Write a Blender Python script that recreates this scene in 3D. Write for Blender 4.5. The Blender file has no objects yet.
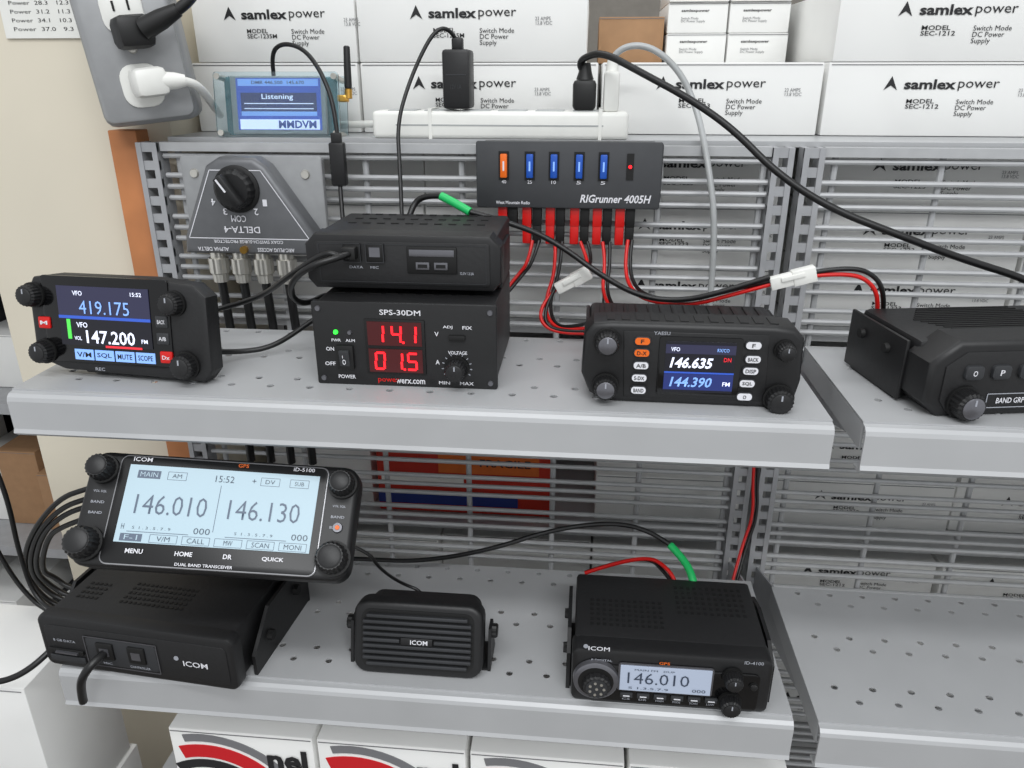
import bpy, bmesh, math, random
from mathutils import Vector, Matrix, Euler
random.seed(3)
D=bpy.data; COL=bpy.context.scene.collection
EYE=1.45
def s2l(c): return tuple(((x/12.92) if x<=.04045 else ((x+.055)/1.055)**2.4) for x in c)
def mat(name,col,rough=.5,metal=0.,emis=0.,noise=.06,scale=60.,bump=0.,trans=0.):
    m=D.materials.new(name); m.use_nodes=True; nt=m.node_tree; b=nt.nodes['Principled BSDF']
    c=s2l(col)
    if noise>0:
        tc=nt.nodes.new('ShaderNodeTexCoord'); n=nt.nodes.new('ShaderNodeTexNoise'); n.inputs['Scale'].default_value=scale
        nt.links.new(tc.outputs['Object'],n.inputs['Vector'])
        r=nt.nodes.new('ShaderNodeValToRGB')
        r.color_ramp.elements[0].position=.3; r.color_ramp.elements[1].position=.7
        r.color_ramp.elements[0].color=tuple(x*(1-noise) for x in c)+(1,)
        r.color_ramp.elements[1].color=tuple(min(1,x*(1+noise)) for x in c)+(1,)
        nt.links.new(n.outputs['Fac'],r.inputs['Fac']); nt.links.new(r.outputs['Color'],b.inputs['Base Color'])
        if bump>0:
            bp=nt.nodes.new('ShaderNodeBump'); bp.inputs['Strength'].default_value=bump; bp.inputs['Distance'].default_value=.001
            nt.links.new(n.outputs['Fac'],bp.inputs['Height']); nt.links.new(bp.outputs['Normal'],b.inputs['Normal'])
    else: b.inputs['Base Color'].default_value=c+(1,)
    b.inputs['Roughness'].default_value=rough; b.inputs['Metallic'].default_value=metal
    if trans: b.inputs['Transmission Weight'].default_value=trans
    if emis:
        b.inputs['Emission Color'].default_value=c+(1,); b.inputs['Emission Strength'].default_value=emis
    return m
M={}
def mk(k,*a,**kw): M[k]=mat(k,*a,**kw)
mk('shelf',(.69,.695,.70),.38,.12,noise=.03,scale=20)
mk('wire',(.69,.695,.70),.4,.12)
mk('upright',(.64,.645,.655),.42,.12)
mk('carton',(.90,.90,.89),.7,noise=.025,scale=15)
mk('carton_brown',(.62,.48,.35),.8)
mk('red_carton',(.72,.16,.08),.6)
mk('blue_print',(.12,.2,.5),.5)
mk('orange_print',(.85,.42,.15),.5)
mk('ink',(.10,.10,.11),.6,noise=0)
mk('redink',(.78,.08,.12),.5,noise=0)
mk('greyink',(.45,.45,.46),.6,noise=0)
mk('cream',(.85,.82,.75),.75,noise=.03,scale=8)
mk('wood',(.70,.45,.27),.6,noise=.15,scale=25)
mk('floor',(.45,.43,.41),.6,noise=.1,scale=6)
mk('wallm',(.55,.53,.50),.8)
mk('darkpanel',(.16,.16,.17),.7)
mk('midpanel',(.45,.45,.45),.7)
mk('black',(.075,.075,.08),.46,noise=.1,scale=200,bump=.1)
mk('blackm',(.09,.09,.095),.5,noise=.12,scale=300,bump=.15)
mk('gloss',(.03,.03,.035),.12,noise=0)
mk('satin',(.045,.045,.05),.38,noise=0)
mk('pure',(.015,.015,.015),.6,noise=0)
mk('charcoal',(.20,.205,.215),.5,.2)
mk('deltag',(.25,.255,.265),.5,.3)
mk('switch_plate',(.60,.605,.61),.38,.35,noise=.05,scale=90)
mk('switch_body',(.40,.405,.415),.42,.3,noise=.05,scale=90)
mk('cast_metal',(.58,.585,.59),.45,.25)
mk('rubber',(.05,.05,.05),.5)
mk('cable',(.045,.045,.048),.40,noise=0)
mk('rim',(.45,.45,.47),.3,.7)
mk('silver',(.80,.79,.76),.28,.8)
mk('gold',(.80,.62,.30),.3,.9)
mk('chrome',(.62,.62,.63),.35,.6)
mk('whitep',(.90,.90,.88),.4,noise=.02)
mk('greyp',(.66,.67,.67),.4,.1)
mk('label',(.88,.88,.90),.5,noise=0)
mk('lab2',(.62,.63,.66),.5,noise=0)
mk('redp',(.80,.07,.05),.4,noise=.03)
mk('orangep',(.92,.42,.08),.4,noise=.03)
mk('bluep',(.10,.32,.70),.35,noise=.03)
mk('greenp',(.10,.72,.38),.4,noise=.03)
mk('redled',(1.,.10,.14),.5,emis=2.0,noise=0)
mk('redglow',(.23,.02,.03),.3,emis=.5,noise=0)
mk('greenled',(.2,1.,.25),.5,emis=1.5,noise=0)
mk('lcd_pale',(.62,.70,.74),.3,emis=.42,noise=0)
mk('lcd_ink',(.22,.26,.33),.4,noise=0)
mk('lcd_inksoft',(.36,.41,.48),.4,noise=0)
mk('lcd_grey',(.62,.66,.73),.3,emis=.35,noise=0)
mk('lcd_blue',(.12,.17,.40),.3,emis=.4,noise=0)
mk('lcd_blue2',(.18,.32,.70),.3,emis=.5,noise=0)
mk('lcd_sky',(.50,.66,.92),.3,emis=.5,noise=0)
mk('lcd_dark',(.06,.06,.10),.3,emis=.3,noise=0)
mk('lcd_violet',(.17,.17,.27),.3,emis=.3,noise=0)
mk('lcd_white',(.90,.92,1.),.4,emis=.6,noise=0)
mk('lcd_red',(.85,.15,.2),.4,emis=.6,noise=0)
mk('lcd_green',(.3,.8,.3),.4,emis=.6,noise=0)
mk('pcb',(.12,.42,.45),.4)
mk('acrylic',(.90,.96,.98),.05,noise=0,trans=.97)

def fin(me,sm=False):
    if sm:
        me.shade_smooth()
        try: me.set_sharp_from_angle(angle=math.radians(38))
        except Exception: pass
def obj(name,bm,m,p=None,loc=(0,0,0),rot=None,sm=False):
    me=D.meshes.new(name); bmesh.ops.recalc_face_normals(bm,faces=bm.faces[:]); bm.to_mesh(me); bm.free(); fin(me,sm)
    ms=m if isinstance(m,(list,tuple)) else [m]
    for k in ms: me.materials.append(M[k])
    o=D.objects.new(name,me); COL.objects.link(o)
    if p: o.parent=p
    o.location=loc
    if rot: o.rotation_euler=rot
    return o
def E(name,loc,rot=(0,0,0)):
    o=D.objects.new(name,None); COL.objects.link(o); o.location=loc; o.rotation_euler=tuple(math.radians(a) for a in rot); o.empty_display_size=.02
    return o
def box(p,name,c,s,m,bev=0.,rot=None,seg=2):
    bm=bmesh.new(); bmesh.ops.create_cube(bm,size=1,matrix=Matrix.Diagonal((s[0],s[1],s[2],1)))
    if bev>0: bmesh.ops.bevel(bm,geom=bm.edges[:],offset=bev,segments=seg,affect='EDGES',profile=.5)
    return obj(name,bm,m,p,c,tuple(math.radians(a) for a in rot) if rot else None,sm=bev>0)
def boxes(p,name,lst,m,bev=0.):
    bm=bmesh.new()
    for c,s in lst:
        bmesh.ops.create_cube(bm,size=1,matrix=Matrix.Translation(c)@Matrix.Diagonal((s[0],s[1],s[2],1)))
    if bev>0: bmesh.ops.bevel(bm,geom=bm.edges[:],offset=bev,segments=1,affect='EDGES')
    return obj(name,bm,m,p)
def lathe(p,name,c,prof,m,axis='Y',n=32,gear=0.,rot=None):
    bm=bmesh.new(); rings=[]
    for d,r in prof:
        ring=[]
        for i in range(n):
            a=2*math.pi*i/n; rr=r*(1-(gear if i%2 else 0)); u,v=rr*math.cos(a),rr*math.sin(a)
            ring.append(bm.verts.new({'Y':(u,d,v),'Z':(u,v,d),'X':(d,u,v)}[axis]))
        rings.append(ring)
    for a,b in zip(rings,rings[1:]):
        for i in range(n): bm.faces.new((a[i],a[(i+1)%n],b[(i+1)%n],b[i]))
    bm.faces.new(rings[0]); bm.faces.new(rings[-1])
    return obj(name,bm,m,p,c,tuple(math.radians(a) for a in rot) if rot else None,sm=(gear==0))
def plate(p,name,pts,y0,y1,m,bev=0.,seg=2,loc=(0,0,0),rot=None):
    """polygon in XZ, front at y0, back at y1"""
    bm=bmesh.new(); f=bm.faces.new([bm.verts.new((x,y0,z)) for x,z in pts])
    r=bmesh.ops.extrude_face_region(bm,geom=[f])
    for v in r['geom']:
        if isinstance(v,bmesh.types.BMVert): v.co.y=y1
    if bev>0:
        ed=[e for e in bm.edges if abs(e.verts[0].co.y-y0)<1e-7 and abs(e.verts[1].co.y-y0)<1e-7]
        bmesh.ops.bevel(bm,geom=ed,offset=bev,segments=seg,affect='EDGES',profile=.5)
    return obj(name,bm,m,p,loc,tuple(math.radians(a) for a in rot) if rot else None,sm=bev>0)
def rr(w,h,r,cx=0,cz=0,n=5):
    pts=[]
    for sx,sz,a0 in ((1,1,0),(-1,1,90),(-1,-1,180),(1,-1,270)):
        for i in range(n+1):
            a=math.radians(a0+90*i/n); pts.append((cx+sx*(w/2-r)+r*math.cos(a),cz+sz*(h/2-r)+r*math.sin(a)))
    return pts
def prismX(p,name,prof,x0,x1,m,loc=(0,0,0)):
    bm=bmesh.new(); f=bm.faces.new([bm.verts.new((x0,y,z)) for y,z in prof])
    r=bmesh.ops.extrude_face_region(bm,geom=[f])
    for v in r['geom']:
        if isinstance(v,bmesh.types.BMVert): v.co.x=x1
    return obj(name,bm,m,p,loc)
def text(p,s,x,z,y,w,h,m,al='C',bold=.012,flip=False,sx=0):
    cu=D.curves.new('t','FONT'); cu.body=s; cu.size=1; cu.offset=bold; cu.resolution_u=2; cu.space_line=.85
    o=D.objects.new('t',cu); COL.objects.link(o); bpy.context.view_layer.update()
    me=D.meshes.new_from_object(o.evaluated_get(bpy.context.evaluated_depsgraph_get()))
    D.objects.remove(o); D.curves.remove(cu)
    xs=[v.co.x for v in me.vertices]; ys=[v.co.y for v in me.vertices]
    if not xs: return
    x0,x1,y0,y1=min(xs),max(xs),min(ys),max(ys); kw=w/(x1-x0); kh=(h/(y1-y0)) if h else kw
    off=(x0+x1)/2 if al=='C' else x0
    for v in me.vertices:
        a=(v.co.x-off)*kw; b=(v.co.y-(y0+y1)/2)*kh
        a+=sx*b
        if flip: a,b=-a,-b
        v.co=(x+a,y,z+b)
    me.materials.clear(); me.materials.append(M[m]); me.name='print'
    ob=D.objects.new('print_'+''.join(c for c in s.lower() if c.isalnum())[:8],me); COL.objects.link(ob)
    if p: ob.parent=p
    return ob
def knob(p,c,r,d,m='black',face='blackm',ptr=True,name='knob'):
    lathe(p,name+'_skirt',c,[(0,r*1.12),(-d*.25,r*1.12),(-d*.25,r*.98)],'pure',n=32)
    lathe(p,name,c,[(-d*.2,r),(-d*.85,r*.95),(-d,r*.82)],m,n=40,gear=.07)
    lathe(p,name+'_cap',c,[(-d*.9,r*.74),(-d*1.03,r*.72),(-d*1.08,r*.6)],face,n=28)
    if ptr: box(p,name+'_mark',(c[0],c[1]-d*1.09,c[2]+r*.42),(r*.12,.0004,r*.4),'lab2')
def wirerect(p,x,z,y,w,h,t,m,name='outline'):
    return boxes(p,name,[((x,y,z+h/2),(w,.0002,t)),((x,y,z-h/2),(w,.0002,t)),((x-w/2,y,z),(t,.0002,h)),((x+w/2,y,z),(t,.0002,h))],m)
def cable(name,pts,r=.0022,m='cable',p=None):
    cu=D.curves.new(name,'CURVE'); cu.dimensions='3D'; cu.bevel_depth=r; cu.bevel_resolution=3; cu.resolution_u=8; cu.use_fill_caps=True
    sp=cu.splines.new('NURBS'); sp.points.add(len(pts)-1); sp.use_endpoint_u=True; sp.order_u=3
    for a,b in zip(sp.points,pts): a.co=(b[0],b[1],b[2],1)
    cu.materials.append(M[m]); o=D.objects.new(name,cu); COL.objects.link(o)
    if p: o.parent=p
    return o

# ---------------- shelving ----------------
def shelf(x0,x1,yf,yb,z,lip=.034):
    p=E('gondola_shelf',(0,0,0))
    pitch=.0150; ys=yf+.008
    nx=round((x1-x0)/pitch); ny=round((yb-ys)/pitch); px=(x1-x0)/nx; py=(yb-ys)/ny
    bm=bmesh.new()
    for i in range(nx):
        for j in range(ny):
            cx=x0+(i+.5)*px; cy=ys+(j+.5)*py
            hole = (j%4==1 and i%2==0) or (j%4==2 and i%2==1)
            if hole and 0<i<nx-1:
                o=[(1,0),(1,1),(0,1),(-1,1),(-1,0),(-1,-1),(0,-1),(1,-1)]
                ov=[bm.verts.new((cx+a*px/2,cy+b*py/2,z)) for a,b in o]
                iv=[bm.verts.new((cx+.0029*math.cos(k*math.pi/4),cy+.0029*math.sin(k*math.pi/4),z)) for k in range(8)]
                for k in range(8): bm.faces.new((ov[k],ov[(k+1)%8],iv[(k+1)%8],iv[k]))
            else:
                bm.faces.new([bm.verts.new((cx+a*px/2,cy+b*py/2,z)) for a,b in ((-1,-1),(1,-1),(1,1),(-1,1))])
    bmesh.ops.remove_doubles(bm,verts=bm.verts[:],dist=1e-5)
    o=obj('deck',bm,'shelf',p)
    md=o.modifiers.new('t','SOLIDIFY'); md.thickness=.0012; md.offset=-1 
    pr=[(yf+.0085,z),(yf+.0035,z-.0008),(yf+.001,z-.003),(yf,z-.006),(yf,z-lip+.006),(yf-.0015,z-lip+.003),(yf+.002,z-lip),(yf+.012,z-lip),(yf+.012,z-lip+.0015),(yf+.004,z-lip+.002),(yf+.002,z-lip+.006),(yf+.002,z-.006),(yf+.004,z-.0025),(yf+.0085,z-.0015)]
    prismX(p,'front_lip',pr,x0,x1,'shelf')
    for k,x in enumerate((x0,x1-.0015)):
        box(p,'end_flange_%d'%k,(x+.00075,(ys+yb)/2,z-.010),(.0015,yb-ys,.019),'shelf')
        xx=x+.004 if k==0 else x-.003
        prismX(p,'bracket_%d'%k,[(yf+.03,z-.0025),(yb,z-.0025),(.712,z-.030),(.712,z-.065),(.69,z-.068),(yf+.03,z-.02)],xx,xx+.002,'upright')
    boxes(p,'rear_rail',[(((x0+x1)/2,yb-.001,z-.008),(x1-x0,.0015,.014))],'shelf')
    return p
shelf(-.42,.17,.482,.645,-.218)
shelf(-.42,.17,.460,.635,-.455,.038)
shelf(.190,.80,.482,.645,-.218)
shelf(.190,.80,.460,.635,-.460,.038)

def upright(x,w):
    bl=[]
    for sx in (-1,1): bl.append(((x+sx*(w/2-.0025),.722,-.755),(.005,.02,1.39)))
    z=-.064
    while z>-.9:
        bl.append(((x,.7145,z),(w,.003,.0085))); z-=.0165
    p=boxes(None,'gondola_upright',bl,'upright'); return p
upright(-.412,.020); upright(.1685,.018); upright(.1945,.018); upright(.80,.02)
def grid(x0,x1):
    bm=bmesh.new(); z=-.072; k=0
    while z>-.95:
        bmesh.ops.create_cone(bm,cap_ends=True,segments=8,radius1=.0025,radius2=.0025,depth=x1-x0,matrix=Matrix.Translation(((x0+x1)/2,.720,z))@Matrix.Rotation(math.pi/2,4,'Y'))
        z-=.0105 if k%3 else .0180; k+=1
    x=x0+.012
    while x<x1:
        bmesh.ops.create_cone(bm,cap_ends=True,segments=8,radius1=.003,radius2=.003,depth=.9,matrix=Matrix.Translation((x,.7253,-.515)))
        x+=.0905
    for zz in (-.0635,):
        bmesh.ops.create_cube(bm,size=1,matrix=Matrix.Translation(((x0+x1)/2,.720,zz))@Matrix.Diagonal((x1-x0,.010,.008,1)))
    obj('wire_grid_panel',bm,'wire',None,sm=True)
grid(-.400,.159); grid(.204,.79)
# room
box(None,'floor',(0,.3,-EYE-.025),(5,5,.05),'floor')
box(None,'wall_back',(0,1.9,0),(5,.05,2.9),'wallm')
# rear shelving
box(None,'rear_shelf',(.32,.911,-.0585),(1.44,.358,.005),'shelf')
for z in (-.252,-.50,-.80): box(None,'rear_shelf',(.32,.96,z),(1.44,.37,.006),'shelf')
box(None,'rear_panel',(.32,1.16,-.7),(1.44,.006,1.4),'midpanel')
box(None,'support_column',(-.524,.86,-.25),(.228,.2,2.4),'cream',.004)
box(None,'wooden_post',(-.4405,.735,-.75),(.028,.022,1.40),'wood',.001)

def carton(x0,x1,z0,z1,yf,d,model=None,m='carton',brand=True):
    p=E('shipping_carton',((x0+x1)/2,yf,z0)); w=x1-x0; h=z1-z0
    box(p,'carton_body',(0,d/2,h/2),(w,d,h),m,.0012)
    boxes(p,'lid_seam',[((0,-.0003,h*.985-.001),(w*.98,.0006,.0006))],'greyink')
    if model:
        L=-w/2; t=h
        if w<.19: L-=.02
        plate(p,'logo',[(L+.052,t-.024),(L+.058,t-.012),(L+.064,t-.024),(L+.058,t-.020)],-.0006,-.0002,'ink')
        text(p,'samlex',L+.070,t-.019,-.0007,.046,.0088,'ink','L',.03)
        text(p,'power',L+.118,t-.0205,-.0007,.036,.0082,'ink','L',.0)
        text(p,'MODEL\n'+model,L+.074,t-.036,-.0007,.030,.0085,'ink','L',.01)
        text(p,'Switch Mode\nDC Power\nSupply',L+.119,t-.040,-.0007,.033,.016,'ink','L',0)
        text(p,'23 AMPS\n13.8 VDC',L+.172,t-.026,-.0007,.016,.007,'greyink','L',0)
    return p
# row on ledge
zb=-.0555
carton(-.400,-.230,zb,.0095,.80,.28,'SEC-1235M')
carton(-.227,.006,zb,.0095,.80,.28,'SEC-1235M')
carton(.010,.216,zb,.0095,.80,.28,'SEC-1223')
carton(.220,.430,zb,.0095,.80,.28,'SEC-1212')
carton(.434,.64,zb,.0095,.80,.28,'SEC-1212')
carton(-.392,-.229,.010,.072,.80,.28,'SEC-1235M')
carton(-.227,-.006,.010,.072,.80,.28,'SEC-1235M')
carton(.222,.432,.010,.072,.80,.28,'SEC-1212')
carton(.434,.64,.010,.072,.80,.28,'SEC-1212')
carton(.006,.078,.010,.058,.95,.12,None,'carton_brown')
for i,(a,b) in enumerate(((.081,.145),(.147,.211))):
    for k in range(3):
        c=carton(a,b,.010+k*.031,.0405+k*.031,.94+.004*(k%2),.13,None)
        text(c,'samlexpower',-.018,.022,-.0007,.030,.0035,'ink','L',.02)
        text(c,'Switch Mode\nDC Power Supply',-.018,.013,-.0007,.026,.006,'greyink','L',0)
# behind the grid
for r,z in enumerate((-.2485,-.1865,-.1245)):
    for a,b in ((-.38,-.17),(-.168,.02),(.022,.20),(.225,.43),(.434,.64)):
        carton(a,b,z,z+.060,.80+random.uniform(0,.012),.2,'SEC-1223' if a>0 else None)
for r,z in enumerate((-.4965,-.432,-.367)):
    for a,b in ((.022,.20),(.225,.43),(.434,.64)):
        carton(a,b,z,z+.060,.80+random.uniform(0,.02),.2,'SEC-1212' if a>.2 else None)
for z in (-.7965,-.732,-.667,-.602):
    for a,b in ((-.38,-.17),(-.168,.02),(.022,.20),(.225,.43),(.434,.64)):
        carton(a,b,z,z+.062,.80+random.uniform(0,.02),.2,'SEC-1212' if a>.2 else None)
rc=carton(-.24,-.03,-.4965,-.39,.80,.15,None,'red_carton')
box(rc,'blue_band',(-.02,-.0005,.018),(.17,.0008,.014),'blue_print'); box(rc,'orange_band',(.03,-.0005,.07),(.12,.0008,.03),'orange_print')
box(rc,'white_band',(-.05,-.0005,.045),(.10,.0008,.012),'whitep'); text(rc,'FRAGILE',.05,.07,-.0012,.06,.010,'ink')
carton(-.38,-.25,-.4965,-.36,.81,.15,None,'carton')

# ---------- devices ----------
def lcdbox(p,x,z,y,w,h,m,name='display'): return box(p,name,(x,y,z),(w,.0006,h),m)
# 1 remote head, dual dial with colour screen
def dev_head():
    k=.00077
    p=E('radio_control_head',(-.3465,.512,-.2175),(-8,0,-4))
    X=lambda px:(px-123)*k; Z=lambda py:(383-py)*.00074
    pts=[(X(30),Z(290)),(X(36),Z(279)),(X(56),Z(276)),(X(165),Z(276)),(X(205),Z(280)),(X(218),Z(292)),(X(219),Z(366)),(X(210),Z(378)),(X(60),Z(374)),(X(38),Z(366)),(X(30),Z(356))]
    pts=pts[::-1]
    plate(p,'housing',pts,0,.016,'blackm',.003)
    plate(p,'screen_glass',rr(.104,.066,.003,X(113),Z(321)),-.0012,.002,'gloss',.0006)
    y=-.0018
    lcdbox(p,X(112),Z(303),y,.075,.025,'lcd_violet'); lcdbox(p,X(112),Z(333),y,.075,.020,'lcd_dark'); lcdbox(p,X(112),Z(317.5),y-.0003,.075,.0022,'lcd_blue2')
    box(p,'meter',(X(73),y-.0003,Z(330)),(.003,.0006,.015),'lcd_green')
    text(p,'419.175',X(113),Z(307),y-.0008,.041,.0100,'lcd_sky',bold=0); text(p,'VFO',X(86),Z(293),y-.0008,.008,.0035,'lcd_white'); text(p,'15:52',X(148),Z(292),y-.0008,.009,.003,'lcd_white')
    text(p,'VFO',X(88),Z(325),y-.0012,.009,.004,'lcd_white')
    text(p,'147.200',X(117),Z(337),y-.0008,.040,.0100,'lcd_white',bold=.015); text(p,'VOL',X(82),Z(339),y-.0008,.006,.003,'lcd_white'); text(p,'FM',X(153),Z(339),y-.0008,.005,.003,'lcd_white')
    box(p,'band_bar',(X(130),y-.0003,Z(346.5)),(.03,.0005,.0016),'lcd_red')
    for i,(px,s) in enumerate(((86,'V/M'),(108,'SQL'),(130,'MUTE'),(152,'SCOPE'))):
        box(p,'softkey_%d'%i,(X(px),y,Z(356)),(.0155,.0006,.0080),'lcd_sky'); text(p,s,X(px),Z(356),y-.0005,.012,.004,'ink')
    for px,py,r in ((37,297,.0085),(43,355,.0085),(186,299,.0085),(194,361,.0095)): knob(p,(X(px),0,Z(py)),r,.011)
    for i,(px,py,m) in enumerate(((46,325,'redp'),(174,354,'redp'),(172,318,'charcoal'),(172,335,'charcoal'))):
        box(p,'key_%d'%i,(X(px),-.001,Z(py)),(.010,.003,.009),m,.001)
        text(p,['M','Dx','BACK','A/B'][i],X(px),Z(py),-.0027,.006,.003,'label')
    text(p,'REC',X(100),Z(371),-.0003,.008,.0025,'lab2')
    box(p,'desk_stand',(0,.030,.007),(.07,.05,.006),'black',.002); box(p,'stand_arm',(0,.024,.030),(.05,.012,.045),'black',.002)
dev_head()
# 2 power supply
def seg7(p,ch,x,z,y,w,h,m):
    S={'0':'abcdef','1':'bc','4':'fgbc','5':'afgcd'}[ch]; t=h*.13
    P={'a':(0,h/2,w,t),'d':(0,-h/2,w,t),'g':(0,0,w,t),'f':(-w/2,h/4,t,h/2),'b':(w/2,h/4,t,h/2),'e':(-w/2,-h/4,t,h/2),'c':(w/2,-h/4,t,h/2)}
    boxes(p,'digit_'+ch,[((x+P[s][0]+.08*P[s][1],y,z+P[s][1]),(P[s][2]*.92,.0004,P[s][3]*.92)) for s in S],m)
def dev_psu():
    p=E('bench_power_supply',(-.1290,.5217,-.218)); W=.136;H=.0645
    X=lambda px:(px-408)*.00075; Z=lambda py:(390-py)*.00077
    box(p,'case',(0,.058,H/2+.0015),(W-.004,.112,H-.004),'blackm',.0015)
    plate(p,'front_panel',rr(W,H,.002,0,H/2+.001),0,.004,'black',.0008)
    for sx in (-1,1):
        for y in (.015,.1): lathe(p,'foot',(sx*.055,y,0),[(0,.005),(.003,.005)],'rubber','Z',16)
        for sz in (.006,.060): lathe(p,'screw',(sx*.063,0,sz),[(0,.0022),(-.001,.0018)],'rim',n=12)
    for i in range(9): 
        for j in range(4): box(p,'vent',(-.055+i*.0135,.03+j*.02,H-.0004),(.009,.002,.0006),'pure')
    box(p,'display_window',(X(399),-.0006,Z(348)),(.0445,.002,.042),'pure',.0005)
    box(p,'filter_upper',(X(399),-.0018,Z(334.5)),(.040,.0006,.018),'redglow'); box(p,'filter_lower',(X(399),-.0018,Z(361.5)),(.040,.0006,.018),'redglow')
    for row,z in (('141',Z(334.5)),('015',Z(361.5))):
        for i,c in enumerate(row): seg7(p,c,X(399)+(-.0115,.0015,.0125)[i],z,-.0026,.0065,.0125,'redled')
        box(p,'point',(X(399)+(.0065),-.0026,z-.0062),(.0016,.0004,.0016),'redled')
    T=lambda s,px,py,w,h,m='label':text(p,s,X(px),Z(py),-.0004,w,h,m)
    T('SPS-30DM',405,314,.030,.0040); T('V',440,334,.003,.0035); T('A',440,362,.003,.0035); T('PWR',340,343,.007,.0022); T('ALM',354,343,.007,.0022)
    T('ON',333,352,.006,.003); T('OFF',332,367,.008,.003); T('POWER',348,380,.013,.003); T('ADJ',451,327,.007,.0026); T('FIX',470,327,.007,.0026)
    T('VOLTAGE',460,352,.014,.0026); T('MIN     MAX',458,383,.026,.0025); T('power',390,383,.016,.004,'redp'); T('werx.com',412,383,.022,.0035)
    lathe(p,'power_lamp',(X(340),0,Z(335)),[(0,.0018),(-.0015,.0014)],'greenled',n=14); lathe(p,'alarm_lamp',(X(354),0,Z(335)),[(0,.0018),(-.0015,.0014)],'rim',n=14)
    box(p,'rocker_frame',(X(348),-.001,Z(360)),(.013,.003,.019),'pure',.001); box(p,'rocker',(X(348),-.0028,Z(360)),(.008,.003,.013),'charcoal',.001,rot=(10,0,0))
    text(p,'I\nO',X(348),Z(360),-.0048,.0025,.009,'label')
    box(p,'slide_switch',(X(460),-.0012,Z(337)),(.012,.003,.004),'pure',.0005)
    for i in range(11):
        a=math.radians(-30+i*24); box(p,'tick',(X(459)+.0105*math.cos(a),-.0002,Z(367)+.0105*math.sin(a)),(.0006,.0004,.0016),'lab2',rot=(0,90-math.degrees(a),0))
    knob(p,(X(459),0,Z(367)),.0082,.012)
dev_psu()
# 3 radio body on top of psu
def dev_body():
    p=E('transceiver_body',(-.1335,.546,-.1505),(0,0,0)); W=.146;H=.042
    X=lambda px:(px-406)*.00075; Z=lambda py:(287-py)*.00078
    box(p,'chassis',(0,.055,H/2-.001),(W-.008,.095,H-.002),'blackm',.003)
    plate(p,'front_frame',[(-W/2,.008),(-W/2+.006,.001),(W/2-.006,.001),(W/2,.008),(W/2,H-.008),(W/2-.008,H),(-W/2+.008,H),(-W/2,H-.008)],0,.020,'black',.003)
    wirerect(p,0,H/2,-.0010,W-.022,H-.014,.0004,'charcoal')
    plate(p,'front_inset',rr(W-.016,H-.010,.003,0,H/2),-.0008,.002,'blackm',.0006)
    boxes(p,'top_slots',[((-.052+i*.0115,.055+j*.02,H-.0018),(.006,.0025,.001)) for i in range(10) for j in range(3)],'pure')
    for sx in (-1,1): box(p,'mount_ear',(sx*(W/2-.003),.05,.014),(.003,.06,.030),'black',.001)
    boxes(p,'mount_foot',[((0,.05,-.0003),(W-.02,.06,.0024))],'black')
    for px in (357,380):
        wirerect(p,X(px),Z(250),-.0032,.013,.0135,.0006,'charcoal')
        box(p,'jack_frame',(X(px),-.0015,Z(250)),(.0135,.003,.014),'pure',.001); box(p,'jack',(X(px),-.0031,Z(249)),(.008,.0004,.007),'rim')
    box(p,'modular_plug',(X(357),-.006,Z(249)),(.010,.010,.009),'rubber',.001)
    box(p,'port_bay',(X(436),-.0015,Z(256)),(.037,.002,.020),'pure',.001); box(p,'port_bay_rim',(X(436),-.0026,Z(249)),(.033,.0006,.005),'rim',.0002)
    for px in (427,445): box(p,'usb_port',(X(px),-.003,Z(261)),(.010,.001,.0055),'rim',.0003); box(p,'usb_tongue',(X(px),-.0036,Z(261)),(.007,.0006,.0025),'pure')
    text(p,'DATA     MIC',X(368),Z(264),-.0010,.022,.002,'lab2')
    text(p,'12.5V / 2.2A',X(470),Z(268),-.0010,.010,.002,'lab2')
dev_body()
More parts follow.
